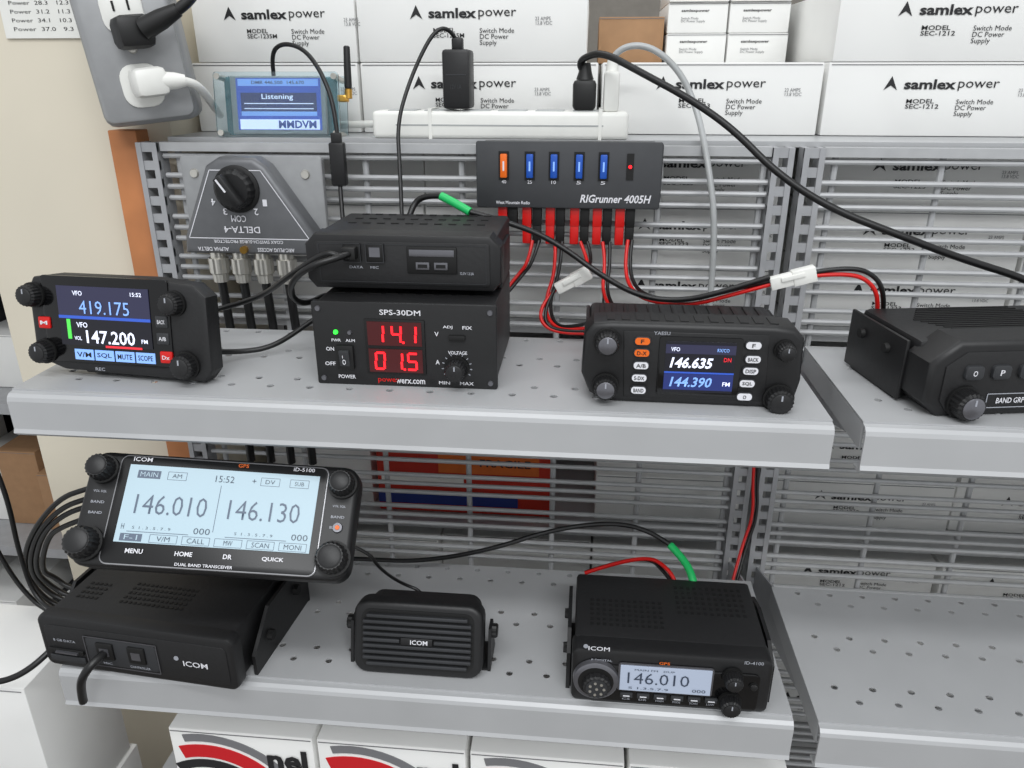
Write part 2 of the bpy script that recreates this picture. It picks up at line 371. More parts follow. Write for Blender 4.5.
# 4 mobile radio right on upper shelf
def dev_radio_r():
    p=E('mobile_radio',(.0745,.507,-.218)); k=.000682
    X=lambda px:(px-690)*k; Z=lambda py:(409-py)*.00071
    box(p,'chassis',(0,.058,.027),(.138,.075,.042),'blackm',.004)
    for i in range(14): box(p,'rib',(-.06+i*.0092,.060,.0482),(.004,.055,.002),'black',.0006)
    pts=[(X(583),Z(336)),(X(592),Z(326)),(X(610),Z(324)),(X(770),Z(324)),(X(790),Z(326)),(X(800),Z(336)),(X(802),Z(378)),(X(797),Z(404)),(X(785),Z(409)),(X(610),Z(407)),(X(590),Z(399)),(X(581),Z(378))][::-1]
    plate(p,'front_housing',pts,0,.026,'black',.004,3)
    for i in range(12): box(p,'top_louvre',(-.055+i*.010,.013,.0603),(.0055,.014,.0012),'blackm')
    pts2=[(X(622),Z(332)),(X(765),Z(332)),(X(768),Z(400)),(X(625),Z(400))][::-1]
    plate(p,'front_panel',pts2,-.001,.002,'blackm',.0006)
    plate(p,'screen_glass',rr(.056,.043,.002,X(699),Z(366)),-.0022,0,'gloss',.0005); y=-.0027
    lcdbox(p,X(699),Z(366),y,.047,.037,'lcd_dark'); lcdbox(p,X(699),Z(381),y-.0004,.047,.012,'lcd_blue'); lcdbox(p,X(699),Z(347.5),y-.0004,.047,.0065,'lcd_violet'); lcdbox(p,X(699),Z(371.5),y-.0005,.047,.0010,'lcd_blue2')
    text(p,'146.635',X(691),Z(361),y-.0011,.028,.0078,'lcd_white',bold=.03,sx=.2); text(p,'144.390',X(692),Z(381),y-.0011,.028,.0074,'lcd_sky',bold=.02,sx=.2)
    text(p,'VFO',X(674),Z(347.5),y-.0011,.006,.003,'lcd_white'); text(p,'RX/CO',X(721),Z(347.5),y-.0011,.008,.0025,'lcd_sky'); text(p,'DN',X(726),Z(357),y-.0011,.005,.003,'lcd_red'); text(p,'FM',X(727),Z(382),y-.0011,.005,.003,'lcd_white')
    for px,py,r in ((606,343,.0085),(606,389,.0085),(781,396,.0095),(781,346,.0065)): knob(p,(X(px),0,Z(py)),r,.011,face='rim' if px<700 else 'blackm')
    for i,(px,py,m,s) in enumerate(((641,341,'orangep','F'),(641,353,'orangep','D-X'),(641,366,'whitep','A/B'),(640,379,'whitep','S-DX'),(640,392,'whitep','BAND'),(750,342,'whitep','F'),(751,356,'whitep','BACK'),(750,368,'whitep','DISP'),(748,381,'whitep','SQL'),(747,395,'whitep','O'))):
        plate(p,'key_%d'%i,rr(.0115,.0062,.0028,X(px),Z(py)),-.0028,-.0005,'charcoal',.0004)
        plate(p,'key_face_%d'%i,rr(.010,.005,.0022,X(px),Z(py)),-.0031,-.002,m if m=='orangep' else 'label')
        text(p,s,X(px),Z(py),-.0034,min(.007,.0022*len(s)),.0028,'ink')
    text(p,'YAESU',X(660),Z(333),-.0013,.011,.0025,'lab2')
    for sx in (-1,1): box(p,'mount_ear',(sx*.0705,.065,.025),(.003,.06,.040),'black',.001)
    box(p,'mount_base',(0,.06,.003),(.138,.05,.005),'black',.001)
dev_radio_r()
# 5 radio at the right edge
def dev_radio_edge():
    p=E('mobile_transceiver',(.3070,.513,-.218),(0,0,10))
    box(p,'chassis',(0,.062,.027),(.148,.080,.044),'blackm',.004)
    plate(p,'front_housing',[(-.078,.012),(-.066,.001),(.066,.001),(.078,.012),(.078,.044),(.066,.055),(-.060,.055),(-.078,.040)],0,.028,'black',.004,3)
    plate(p,'control_panel',[(-.068,.014),(-.062,.006),(.062,.006),(.068,.014),(.068,.042),(.060,.048),(-.055,.048),(-.068,.038)],-.0012,.002,'blackm',.0006)
    wirerect(p,0,.013,-.0016,.07,.010,.0006,'lab2')
    knob(p,(-.052,0,.013),.0105,.014,face='rim')
    for i in range(4):
        plate(p,'key_%d'%i,rr(.013,.010,.003,-.049+i*.019,.034),-.004,0,'charcoal',.001); text(p,'OPAL'[i],-.049+i*.019,.034,-.0042,.003,.004,'label')
    text(p,'BAND GRP',-.018,.013,-.0016,.020,.004,'label')
    for i in range(14): box(p,'grille_slot',(.002,.036+i*.0045,.0492),(.11-abs(i-7)*.006,.0016,.0008),'pure')
    for sx in (-1,1):
        box(p,'mount_ear',(sx*.0785,.067,.025),(.003,.078,.044),'black',.001)
        for y in (.05,.085): lathe(p,'ear_screw',(sx*.080,y,.034),[(0,.004),(sx*.003,.0035)],'pure','X',16)
    box(p,'mount_base',(0,.068,.003),(.157,.06,.005),'black',.001)
dev_radio_edge()
# 6 big control head lower left
def dev_bighead():
    p=E('radio_display_head',(-.267,.473,-.306),(-42,4,5)); W=.204;H=.086
    plate(p,'housing',rr(W,H,.012),0,.020,'black',.004,3)
    plate(p,'bezel_rim',rr(W-.001,H-.001,.012),.003,.006,'rim')
    plate(p,'face_rim',rr(W-.046,H-.004,.006),-.0012,.002,'chrome',.0006)
    plate(p,'face',rr(W-.048,H-.006,.005),-.0016,.002,'satin',.0004)
    y=-.0022; cx=.001; cz=.0045
    lcdbox(p,cx,cz,y,.143,.058,'lcd_pale')
    T=lambda s,x,z,w,h,m='lcd_ink',al='C',b=-.008:text(p,s,x,z,y-.0007,w,h,m,al,b)
    T('146.010',-.034,.004,.053,.0145,m='lcd_inksoft'); T('146.130',.035,.004,.053,.0145,m='lcd_inksoft')
    box(p,'lcd_divider',(.0,y-.0004,.004),(.0004,.0002,.035),'lcd_inksoft')
    box(p,'tag_main',(-.055,y-.0004,.0265),(.017,.0004,.006),'lcd_inksoft'); T('MAIN',-.055,.0265,.013,.0035,'lcd_pale'); 
    for x,w,s in ((-.034,.014,'AM'),(.036,.014,'DV'),(.058,.014,'SUB')): wirerect(p,x,.0265,y-.0004,w,.006,.0003,'lcd_inksoft'); T(s,x,.0265,w*.5,.003)
    T('15:52',.002,.0265,.014,.005); T('+',.024,.0265,.003,.003)
    T('S  1 . 3 . 5 . 7 . 9',-.045,-.0135,.028,.002); T('000',-.008,-.0135,.012,.0045); T('S  1 . 3 . 5 . 7 . 9',.030,-.0135,.028,.002); T('000',.064,-.0135,.012,.0045)
    box(p,'meter_l',(-.04,y-.0004,-.0165),(.045,.0003,.0004),'lcd_inksoft'); box(p,'meter_r',(.032,y-.0004,-.0165),(.045,.0003,.0004),'lcd_inksoft'); T('H',-.066,-.013,.002,.004)
    for i,s in enumerate(('F-1','V/M','CALL','MW','SCAN','MONI')):
        x=-.0585+i*.0237
        if i==0: box(p,'softkey_active',(x,y-.0004,-.0208),(.016,.0003,.0055),'lcd_inksoft')
        else: wirerect(p,x,-.0208,y-.0004,.020,.0058,.0003,'lcd_inksoft')
        T(s,x,-.0208,.0032*len(s),.0036,'lcd_pale' if i==0 else 'lcd_ink')
    for s,x in (('MENU',-.054),('HOME',-.018),('DR',.014),('QUICK',.047)): text(p,s,x,-.0305,y-.0003,.0032*len(s),.0034,'label',bold=.02)
    text(p,'DUAL BAND TRANSCEIVER',-.002,-.038,y-.0003,.042,.0022,'label'); text(p,'ICOM',-.062,.0378,y-.0003,.014,.0033,'label'); text(p,'iD-5100',.060,.0378,y-.0003,.016,.003,'label'); text(p,'GPS',.014,.0378,y-.0003,.008,.0028,'orangep')
    for x,z,r in ((-.0895,.0285,.0098),(-.0905,-.027,.0118),(.0905,.0285,.0098),(.0905,-.027,.0118)): knob(p,(x,0,z),r,.016,m='black',face='black',ptr=False)
    for sx in (-1,1):
        for z in (.012,.004,-.004): text(p,'VOL SQL' if z>0.01 else 'BAND',sx*.0895,z,-.0004,.010,.0020,'lab2')
    lathe(p,'lamp_button',(.0905,0,-.004),[(0,.004),(-.002,.0035)],'rim',n=20); lathe(p,'lamp_button_b',(.0905,-.002,-.004),[(0,.0018),(-.0005,.0016)],'orangep',n=16)
    box(p,'rear_housing',(0,.026,-.002),(.11,.016,.06),'blackm',.003)
dev_bighead()
p=E('display_head_mount',(0,0,0))
box(p,'mount_foot',(-.268,.568,-.4035),(.06,.03,.003),'black',.001)
box(p,'mount_upright',(-.268,.572,-.365),(.045,.005,.076),'black',.001)
box(p,'mount_arm',(-.268,.545,-.326),(.045,.058,.006),'black',.001)
# 7 main unit lower left
def vents(p,x,y,z,nx,ny,dx,dy):
    boxes(p,'vent_holes',[((x+i*dx,y+j*dy,z),(dx*.55,dy*.45,.0004)) for i in range(nx) for j in range(ny)],'pure')
def dev_main():
    p=E('radio_main_unit',(-.345,.457,-.455),(0,0,-5)); W=.172;H=.049
    box(p,'chassis',(0,.072,H/2+.0015),(W-.008,.135,H-.002),'blackm',.003)
    plate(p,'front_panel',rr(W,H+.001,.007,0,H/2+.002),0,.012,'black',.003)
    plate(p,'front_inset',rr(W-.012,H-.012,.005,0,H/2+.001),-.0008,.002,'blackm',.0005)
    wirerect(p,-.012,.024,-.0018,.064,.028,.0008,'rim')
    plate(p,'connector_bay',rr(.062,.026,.003,-.012,.024),-.0016,0,'charcoal',.0004)
    for x in (-.026,.002): box(p,'jack',(x,-.002,.026),(.015,.003,.016),'pure',.001); box(p,'jack_contact',(x,-.0037,.026),(.008,.0004,.007),'rim')
    box(p,'card_slot',(-.063,-.0015,.020),(.032,.002,.004),'pure',.0005); box(p,'memory_card',(-.061,-.003,.020),(.020,.003,.0015),'rim'); box(p,'slot_b',(-.063,-.0015,.012),(.032,.0012,.006),'charcoal',.0005)
    text(p,'8 GB DATA',-.063,.030,-.0012,.020,.0025,'lab2'); text(p,'MIC',-.026,.014,-.0022,.008,.0022,'lab2'); text(p,'CONTROLLER',.003,.014,-.0022,.018,.0022,'lab2')
    lathe(p,'badge_ring',(.036,-.0008,.028),[(0,.002),(-.0005,.002)],'lab2',n=16); text(p,'ICOM',.052,.024,-.0012,.021,.0052,'label')
    vents(p,-.03,.03,H+.0008,14,5,.0042,.006); vents(p,.03,.08,H+.0008,10,5,.0042,.006); vents(p,-.07,.03,H+.0008,5,4,.0042,.006)
    for sx in (-1,1):
        prismX(p,'mount_bracket',[(.02,0),(.12,0),(.12,.042),(.09,.047),(.05,.047),(.02,.02)],sx*(W/2+.002),sx*(W/2+.005),'black')
        for y,z in ((.045,.022),(.095,.030)): lathe(p,'bracket_screw',(sx*(W/2+.004),y,z),[(0,.005),(sx*.005,.0045)],'pure','X',16,gear=.1)
    box(p,'mount_base',(0,.07,.0012),(W+.008,.08,.0022),'black',.0005)
dev_main()
# 8 speaker
def dev_speaker():
    p=E('external_speaker',(-.1235,.479,-.455)); 
    q=E('speaker_cabinet',(0,0,.002),(-16,0,0)); q.parent=p
    W=.106;H=.061
    plate(q,'cabinet_front',rr(W,H,.012,0,H/2),0,.016,'black',.004,3)
    plate(q,'cabinet_rear',rr(W-.012,H-.010,.010,0,H/2),.016,.040,'blackm',0)
    plate(q,'grille_recess',rr(W-.014,H-.012,.008,0,H/2),-.0006,.002,'pure')
    for i in range(9):
        z=.0105+i*.0050; w=W-.018-(.006 if i in (0,8) else 0)
        if i==4:
            for sx in (-1,1): box(q,'grille_bar',(sx*(.029),-.0022,z),(.030,.004,.0030),'charcoal',.0006)
            box(q,'badge',(0,-.003,z),(.026,.002,.0065),'black',.0008); text(q,'ICOM',.002,z,-.0043,.014,.0038,'label')
        else: box(q,'grille_bar',(0,-.0022,z),(w,.004,.0028),'charcoal',.0006)
    prismX(p,'stand_side',[(.012,0),(.045,0),(.035,.036),(.022,.036)],-.0585,-.056,'black'); prismX(p,'stand_side_b',[(.012,0),(.045,0),(.035,.036),(.022,.036)],.056,.0585,'black')
    box(p,'stand_base',(0,.03,.0014),(.117,.034,.0026),'black',.001)
    for sx in (-1,1): lathe(p,'thumb_screw',(sx*.0570,.028,.030),[(0,.006),(sx*.005,.006),(sx*.006,.005)],'rubber','X',20,gear=.1)
dev_speaker()
# 9 radio lower right
def dev_radio_low():
    p=E('digital_mobile_radio',(.0757,.467,-.455)); k=.00077
    X=lambda px:(px-668)*k; Z=lambda py:(708-py)*.00079; W=.150
    box(p,'chassis',(0,.055,.029),(W-.004,.082,.045),'blackm',.003)
    plate(p,'front_housing',rr(W,.050,.006,0,.026),0,.018,'black',.003)
    plate(p,'front_face',rr(.128,.036,.005,.002,.021),-.0015,.001,'gloss',.0006)
    plate(p,'lcd_rim',rr(.071,.026,.002,X(663),Z(671)),-.0022,-.001,'rim')
    lcdbox(p,X(663),Z(671),-.0026,.068,.0235,'lcd_grey')
    text(p,'146.010',X(656),Z(670),-.0034,.046,.0105,'lcd_ink',bold=-.005); text(p,'000',X(696),Z(681),-.0034,.010,.003,'lcd_ink',bold=0); text(p,'MAIN FM   DUP',X(652),Z(660),-.0034,.03,.0016,'lcd_ink',bold=0); text(p,'S 1.3.5.7.9',X(647),Z(682),-.0034,.03,.002,'lcd_ink',bold=0)
    lathe(p,'mic_socket_ring',(X(595),-.001,Z(675)),[(0,.0175),(-.004,.017),(-.005,.0155)],'rim',n=40)
    lathe(p,'mic_socket_well',(X(595),-.0055,Z(675)),[(0,.0135),(-.0008,.0135)],'pure',n=40)
    lathe(p,'mic_connector',(X(596),-.006,Z(677)),[(0,.0110),(-.004,.0105),(-.005,.0090)],'blackm',n=36,gear=.06)
    lathe(p,'mic_connector_face',(X(596),-.0108,Z(677)),[(0,.0082),(-.0006,.0082)],'charcoal',n=28)
    for i in range(8):
        a=i*math.pi/3.5; r=.0055 if i<7 else 0
        lathe(p,'pin',(X(596)+r*math.cos(a),-.0116,Z(677)+r*math.sin(a)),[(0,.0011),(-.0006,.0011)],'silver',n=10)
    for i,s in enumerate(('CS','DR','MAIN','MODE','SCAN','LOW')):
        x=X(626)+i*.0128; box(p,'key_%d'%i,(x,-.0025,Z(692)),(.0095,.0025,.0042),'charcoal',.0006); text(p,s,x,Z(698),-.0018,.006,.0018,'lab2'); box(p,'key_light_%d'%i,(x,-.0040,Z(692)),(.005,.0003,.0008),'label')
    for px,py,r in ((727,662,.0070),(727,692,.0080)): knob(p,(X(px),-.001,Z(py)),r,.011)
    knob(p,(X(748),-.001,Z(672)),.003,.003,ptr=False,name='button')
    text(p,'ICOM',X(597),Z(641),-.0003,.016,.0038,'label'); lathe(p,'badge_ring',(X(584),-.0001,Z(639)),[(0,.0018),(-.0004,.0018)],'lab2',n=14)
    text(p,'GPS',X(661),Z(652),-.0017,.008,.0025,'orangep'); text(p,'ID-4100',X(746),Z(646),-.0004,.014,.003,'lab2'); text(p,'8 DIGITAL',X(600),Z(653),-.0017,.016,.002,'lab2')
    vents(p,-.06,.03,.0517,12,6,.005,.006); vents(p,.01,.05,.0517,11,6,.0052,.0065)
    prismX(p,'mount_bracket_r',[(.012,0),(.092,0),(.092,.040),(.07,.046),(.03,.046),(.012,.036)],W/2+.001,W/2+.004,'black')
    prismX(p,'mount_bracket_l',[(.012,0),(.092,0),(.092,.040),(.07,.046),(.03,.046),(.012,.036)],-W/2-.004,-W/2-.001,'black')
    box(p,'mount_base',(0,.052,.0015),(W+.008,.075,.003),'black',.0008)
    for sx in (-1,1):
        for y in (.028,.07): lathe(p,'bracket_screw',(sx*(W/2+.003),y,.028),[(0,.0045),(sx*.004,.004)],'pure','X',16,gear=.1)
dev_radio_low()
# 10 antenna switch
def dev_switch():
    p=E('coax_antenna_switch',(-.3075,.690,-.1575))
    k=.00091; X=lambda px:(px-252)*k; Z=lambda py:(257-py)*.00091
    plate(p,'mount_plate',rr(.134,.086,.004,0,.045),.010,.016,'switch_plate',.001)
    pts=[(X(214),Z(168)),(X(228),Z(160)),(X(264),Z(160)),(X(276),Z(168)),(X(322),Z(238)),(X(324),Z(256)),(X(180),Z(256)),(X(182),Z(238))][::-1]
    plate(p,'sloped_housing',pts,-.010,.010,'switch_body',.006,3)
    cx=[(X(219),Z(172)),(X(271),Z(172)),(X(314),Z(239)),(X(188),Z(239))]
    bm=bmesh.new()
    for (a,b) in zip(cx,cx[1:]+cx[:1]):
        va=Vector((a[0],0,a[1])); vb=Vector((b[0],0,b[1])); dd=(vb-va); nn=Vector((-dd.z,0,dd.x)).normalized()*.0004
        bm.faces.new([bm.verts.new(v+Vector((0,-.0104,0))) for v in (va-nn,vb-nn,vb+nn,va+nn)])
    obj('outline_print',bm,'label',p)
    lathe(p,'knob_base',(X(245),-.010,Z(190)),[(0,.021),(-.002,.021),(-.003,.0195)],'pure',n=36)
    lathe(p,'selector_knob',(X(245),-.012,Z(190)),[(0,.0185),(-.008,.017),(-.010,.015)],'black',n=36,gear=.04)
    box(p,'knob_bar',(X(245),-.026,Z(190)),(.009,.012,.031),'black',.002,rot=(0,-35,0)); box(p,'knob_pointer',(X(240),-.0325,Z(184)),(.0016,.0006,.013),'label',rot=(0,-35,0))
    text(p,'COM',X(243),Z(219),-.0108,.014,.006,'label',flip=True); text(p,'DELTA-4',X(245),Z(230),-.0108,.034,.006,'label',flip=True)
    text(p,'COAX SWITCH-SURGE PROTECTOR',X(250),Z(242),-.0108,.066,.0030,'label',flip=True); text(p,'ARC-PLUG ACCESS',X(278),Z(250),-.0108,.035,.0035,'label',flip=True); text(p,'ALPHA DELTA',X(212),Z(250),-.0108,.030,.0035,'label',flip=True)
    for s,px,py in (('4',219,203),('3',230,212),('2',262,212),('1',272,203)): text(p,s,X(px),Z(py),-.0108,.004,.006,'label',flip=True)
    for px in (192,308): lathe(p,'mount_screw',(X(px),.010,Z(178)),[(0,.0045),(-.002,.0035)],'silver',n=14)
    for px in (245,):lathe(p,'arc_plug',(X(px),-.010,Z(250)),[(0,.0035),(-.004,.0035)],'gold',n=16)
    for px in (210,234,258,283):
        x=X(px); lathe(p,'socket',(x,0,.002),[(0,.007),(-.006,.007)],'silver','Z',20)
        lathe(p,'coax_plug',(x,0,-.004),[(0,.0092),(-.014,.0092),(-.015,.0078),(-.023,.0068)],'silver','Z',28,gear=.06)
        cable('coax_lead_%d'%px,[(x,0,-.026),(x+.001,0,-.05),(x+.004,-.003,-.09),(x+.005,-.002,-.15),(x+.004,.0,-.22)],.0042,'cable',p)
dev_switch()
# 11 dc distribution
def dev_panel():
    p=E('dc_power_distribution_panel',(-.0175,.688,-.110)); k=.00087
    X=lambda px:(px-569)*k; Z=lambda py:(208-py)*.00085
    box(p,'case',(0,.012,.0275),(.150,.024,.055),'charcoal',.001); 
    box(p,'flange_l',(-.0785,.022,.0275),(.008,.003,.050),'charcoal',.001); box(p,'flange_r',(.0785,.022,.0275),(.008,.003,.050),'charcoal',.001)
    plate(p,'faceplate',rr(.160,.056,.002,0,.028),-.0015,.001,'deltag',.0005)
    for i,(px,m) in enumerate(((505,'orangep'),(531,'bluep'),(555,'bluep'),(580,'bluep'),(604,'bluep'))):
        box(p,'fuse_slot_%d'%i,(X(px),-.0018,Z(166)),(.009,.001,.024),'pure'); box(p,'fuse_%d'%i,(X(px),-.0035,Z(166)),(.006,.004,.020),m,.001); box(p,'fuse_mark_%d'%i,(X(px),-.0056,Z(166)),(.0014,.0004,.008),'lcd_sky' if i else 'label')
        text(p,['40','25','10','5','5'][i],X(px),Z(182),-.0018,.004,.003,'label')
    box(p,'indicator_slot',(X(630),-.0018,Z(166)),(.006,.001,.022),'pure'); lathe(p,'indicator',(X(630),-.002,Z(166)),[(0,.0016),(-.002,.0012)],'redled',n=12)
    text(p,'RIGrunner 4005H',X(617),Z(198),-.0018,.060,.0070,'label',bold=.02,sx=.2); text(p,'West Mountain Radio',X(514),Z(203),-.0018,.030,.0028,'label')
    for i,px in enumerate((508,533,557,582,605,628)):
        for j,m in enumerate(('redp','pure')):
            x=X(px)+(-.0045 if j==0 else .0045)
            box(p,'housing_%d_%d'%(i,j),(x,.008,-.008),(.0082,.010,.018),m,.0008)
            if i>0: box(p,'plug_%d_%d'%(i,j),(x,.008,-.024),(.0078,.009,.018),m,.001)
dev_panel()
# 12 power strip
p=E('power_strip',(-.083,.7505,-.056)); 
box(p,'strip_body',(0,0,.012),(.235,.036,.024),'whitep',.004,seg=3); box(p,'strip_ridge',(0,-.0181,.012),(.19,.0006,.0012),'greyp')
for i in range(6): box(p,'socket_face_%d'%i,(-.09+i*.034,0,.0243),(.026,.026,.001),'greyp',.0004)
for i in range(2): box(p,'cable_tie_%d'%i,(-.063+i*.155,0,.013),(.003,.0375,.0265),'whitep')
p=E('ac_adapter',(-.121,.747,-.0312)); box(p,'brick',(0,0,.026),(.025,.03,.05),'black',.003); box(p,'strain',(0,0,.055),(.010,.010,.012),'black',.002); box(p,'seam',(0,-.0152,.030),(.018,.0004,.001),'charcoal')
text(p,'12V 1A',0,.020,-.0153,.010,.004,'charcoal')
p=E('black_power_plug',(-.006,.747,-.0312)); box(p,'plug_body',(0,0,.013),(.021,.024,.026),'rubber',.004); lathe(p,'strain_relief',(0,0,.026),[(0,.008),(.006,.006),(.014,.0045)],'rubber','Z',16)
p=E('white_power_plug',(.018,.747,-.0312)); box(p,'plug_body',(0,0,.016),(.014,.022,.034),'whitep',.003); lathe(p,'strain_relief',(0,0,.033),[(0,.006),(.012,.004)],'whitep','Z',16)
# 13 hotspot
def dev_hot():
    p=E('digital_hotspot_display',(-.291,.733,-.056),(-8,0,2)); W=.118;H=.058
    plate(p,'acrylic_front',rr(W,H,.003,0,H/2),0,.0025,'acrylic'); plate(p,'acrylic_back',rr(W,H,.003,0,H/2),.028,.0305,'acrylic')
    box(p,'circuit_board',(0,.015,H/2),(W-.010,.002,H-.006),'pcb'); box(p,'display_module',(0,.008,H/2),(.090,.006,.051),'greyp',.0008)
    lcdbox(p,.001,H/2+.001,.0046,.080,.046,'lcd_blue2'); y=.0040
    box(p,'lcd_header',(.001,y,H-.0090),(.076,.0004,.006),'lcd_sky'); box(p,'lcd_block',(.001,y,.031),(.072,.0004,.018),'lcd_blue'); box(p,'lcd_line',(.001,y-.0003,.0215),(.072,.0002,.0040),'lcd_sky')
    for z in (.026,.0305): box(p,'lcd_rule',(.001,y-.0003,z),(.066,.0002,.0008),'lcd_white')
    text(p,'Listening',.0,.0360,y-.0004,.030,.006,'lcd_white'); text(p,'DMR 446.500  145.670',.001,H-.0090,y-.0004,.05,.003,'lcd_blue')
    box(p,'lcd_foot',(.001,y,.0120),(.076,.0004,.009),'lcd_white')
    text(p,'MMDVM',.018,.0120,y-.0005,.036,.007,'bluep',bold=.03)
    for sx in (-1,1):
        for z in (.004,H-.004): lathe(p,'standoff',(sx*(W/2-.004),0,z),[(-.0015,.0028),(.030,.0028)],'silver',n=14)
    lathe(p,'antenna_base',(.065,.012,.036),[(0,.0035),(.008,.0035),(.009,.0025)],'gold','Z',16); lathe(p,'antenna',(.065,.012,.045),[(0,.0032),(.002,.0036),(.036,.003),(.037,.002)],'black','Z',16)
    box(p,'antenna_elbow',(.060,.012,.036),(.010,.006,.006),'gold',.001)
dev_hot()
# 14 outlet box
def dev_outlet():
    p=E('wall_outlet_box',(-.395,.700,-.030),(0,-6,22)); 
    box(p,'cast_box',(0,.030,.050),(.082,.060,.125),'cast_metal',.010,seg=3); 
    plate(p,'cover_plate',rr(.076,.118,.008,0,.050),-.004,.002,'cast_metal',.002)
    for z in (.020,.080):
        plate(p,'receptacle',rr(.034,.036,.012,0,z),-.0065,-.003,'whitep',.001)
        for sx in (-1,1): box(p,'slot',(sx*.006,-.0067,z+.004),(.0018,.001,.008),'pure')
    lathe(p,'cover_screw',(0,-.004,.050),[(0,.004),(-.0015,.003)],'silver',n=14)
    lathe(p,'conduit',(-.02,.03,.11),[(0,.014),(.02,.014),(.02,.011),(.4,.011)],'chrome','Z',24)
    box(p,'black_plug',(.006,-.020,.062),(.030,.030,.026),'rubber',.006,rot=(0,0,20)); lathe(p,'black_plug_relief',(.016,-.030,.063),[(0,.009),(.018,.008),(.034,.0055)],'rubber','X',18,rot=(0,-20,-12))
    cable('appliance_cord',[(.046,-.037,.074),(.056,-.038,.079),(.066,-.036,.089),(.074,-.034,.106),(.078,-.032,.14),(.080,-.03,.2)],.0045,'cable',p)
    box(p,'white_plug',(.008,-.020,.022),(.028,.030,.024),'whitep',.006,rot=(0,0,20)); lathe(p,'white_plug_relief',(.018,-.024,.022),[(0,.008),(.012,.007),(.020,.005)],'whitep','X',18,rot=(0,5,10))
    cable('white_cord',[(.036,-.021,.020),(.043,-.016,.018),(.049,.0,.010),(.052,.03,-.004),(.055,.06,-.014)],.0038,'whitep',p)
dev_outlet()
# paper sign
p=E('paper_notice',(-.520,.758,.031)); box(p,'sheet',(0,0,.07),(.080,.0008,.14),'whitep'); 
for i in range(9):
    text(p,'Power  %d.%d   %d.3'%(37-i*3,i,i+9),0,.008+i*.0075,-.0006,.060,.0035,'ink',bold=0)
# bottom cartons
p=E('base_deck',(0,0,0)); box(p,'deck',(-.10,.575,-.66),(.62,.23,.012),'shelf',.002); box(p,'kick',(-.10,.47,-1.058),(.62,.01,.784),'shelf')
for i in range(4):
    x0=-.345+i*.132
    c=carton(x0,x0+.128,-.6535,-.525,.475,.20,None)
    def arc(cx,cz,r0,r1,a0,a1,m):
        q=[(cx+r1*math.cos(math.radians(a)),cz+r1*math.sin(math.radians(a))) for a in range(a0,a1+1,6)]+[(cx+r0*math.cos(math.radians(a)),cz+r0*math.sin(math.radians(a))) for a in range(a1,a0-1,-6)]
        plate(c,'swoosh',q,-.0008,-.0002,m)
    arc(-.034,.036,.062,.076,18,108,'redink'); arc(-.034,.036,.080,.088,30,102,'greyink'); arc(-.034,.036,.050,.059,18,120,'ink')
    text(c,'nel',.040,.102,-.0012,.036,.024,'ink',bold=.04); text(c,'radio',.043,.082,-.0012,.026,.008,'ink')
# floor-left stack
for i in range(5): carton(-.84+.01*i,-.485+.004*(i%2),-EYE+.001+i*.188,-EYE+.1885+i*.188,.49+.006*(i%2),.11,None)
# distant shelving at left
p=E('distant_shelving',(0,0,0))
for z in (-1.2,-.85,-.55,-.30,-.05,.2): box(p,'plank',(-1.2,1.35,z),(1.1,.4,.02),'upright')
for x in (-1.75,-.66): box(p,'side',(x,1.35,-.5),(.02,.4,1.9),'midpanel')
box(p,'back',(-1.2,1.56,-.5),(1.1,.01,1.9),'darkpanel')
for z in (-1.19,-.84,-.54,-.29,-.04):
    x=-1.72
    while x<-.80:
        w=random.uniform(.06,.14); h=random.uniform(.10,.20); carton(x,x+w,z+.001,z+h,1.2+random.uniform(0,.04),.2,None,random.choice(['darkpanel','carton','carton_brown','charcoal','carton'])); x+=w+.006
# ---------- cables ----------
cable('power_cord',[(-.006,.747,0),(-.012,.745,.006),(-.008,.740,.013),(.009,.720,.017),(.040,.700,.001),(.080,.680,-.019),(.115,.660,-.042),(.146,.640,-.072),(.189,.630,-.098),(.241,.620,-.116),(.289,.620,-.133),(.352,.620,-.151),(.42,.60,-.19),(.46,.59,-.214)],.0030)
cable('extension_cord',[(.018,.747,.012),(.024,.745,.022),(.050,.745,.023),(.077,.745,.003),(.095,.740,-.030),(.103,.700,-.073),(.112,.690,-.120),(.115,.69,-.20),(.115,.69,-.30)],.0028,'greyp')
cable('adapter_cord',[(-.121,.747,.026),(-.126,.740,.036),(-.136,.735,.037),(-.147,.730,.023),(-.162,.72,-.0095),(-.169,.70,-.042),(-.1636,.68,-.078),(-.1583,.655,-.116)],.0018)
cable('usb_cable',[(-.2946,.747,-.002),(-.294,.742,.0163),(-.279,.735,.026),(-.2567,.73,.0204),(-.2369,.715,-.0014),(-.2255,.705,-.0301),(-.2236,.70,-.058)],.0020)
p=E('usb_connector',(-.2245,.699,-.076)); box(p,'plug_body',(0,0,0),(.014,.009,.038),'black',.002); box(p,'plug_tip',(0,0,.022),(.009,.006,.010),'black',.001)
cable('usb_tail_cable',[(-.2245,.699,-.094),(-.222,.69,-.115),(-.215,.67,-.14),(-.21,.65,-.17)],.0020)
cable('white_cord',[(-.345,.784,-.046),(-.30,.787,-.050),(-.25,.787,-.048),(-.20,.770,-.045),(-.19,.755,-.045)],.0035,'whitep')
cable('braided_power_lead',[(-.1518,.65,-.1178),(-.15,.66,-.105),(-.1382,.66,-.0965),(-.1235,.655,-.0964)],.0026)
cable('green_sleeve',[(-.1235,.655,-.0964),(-.1107,.65,-.1012),(-.0974,.645,-.1077)],.0036,'greenp')
cable('dc_power_lead',[(-.0974,.645,-.1077),(-.0558,.65,-.1188),(-.0217,.65,-.135),(.013,.64,-.1577),(.046,.62,-.1704),(.0775,.615,-.1718),(.1066,.605,-.1617),(.1431,.60,-.1463)],.0024)
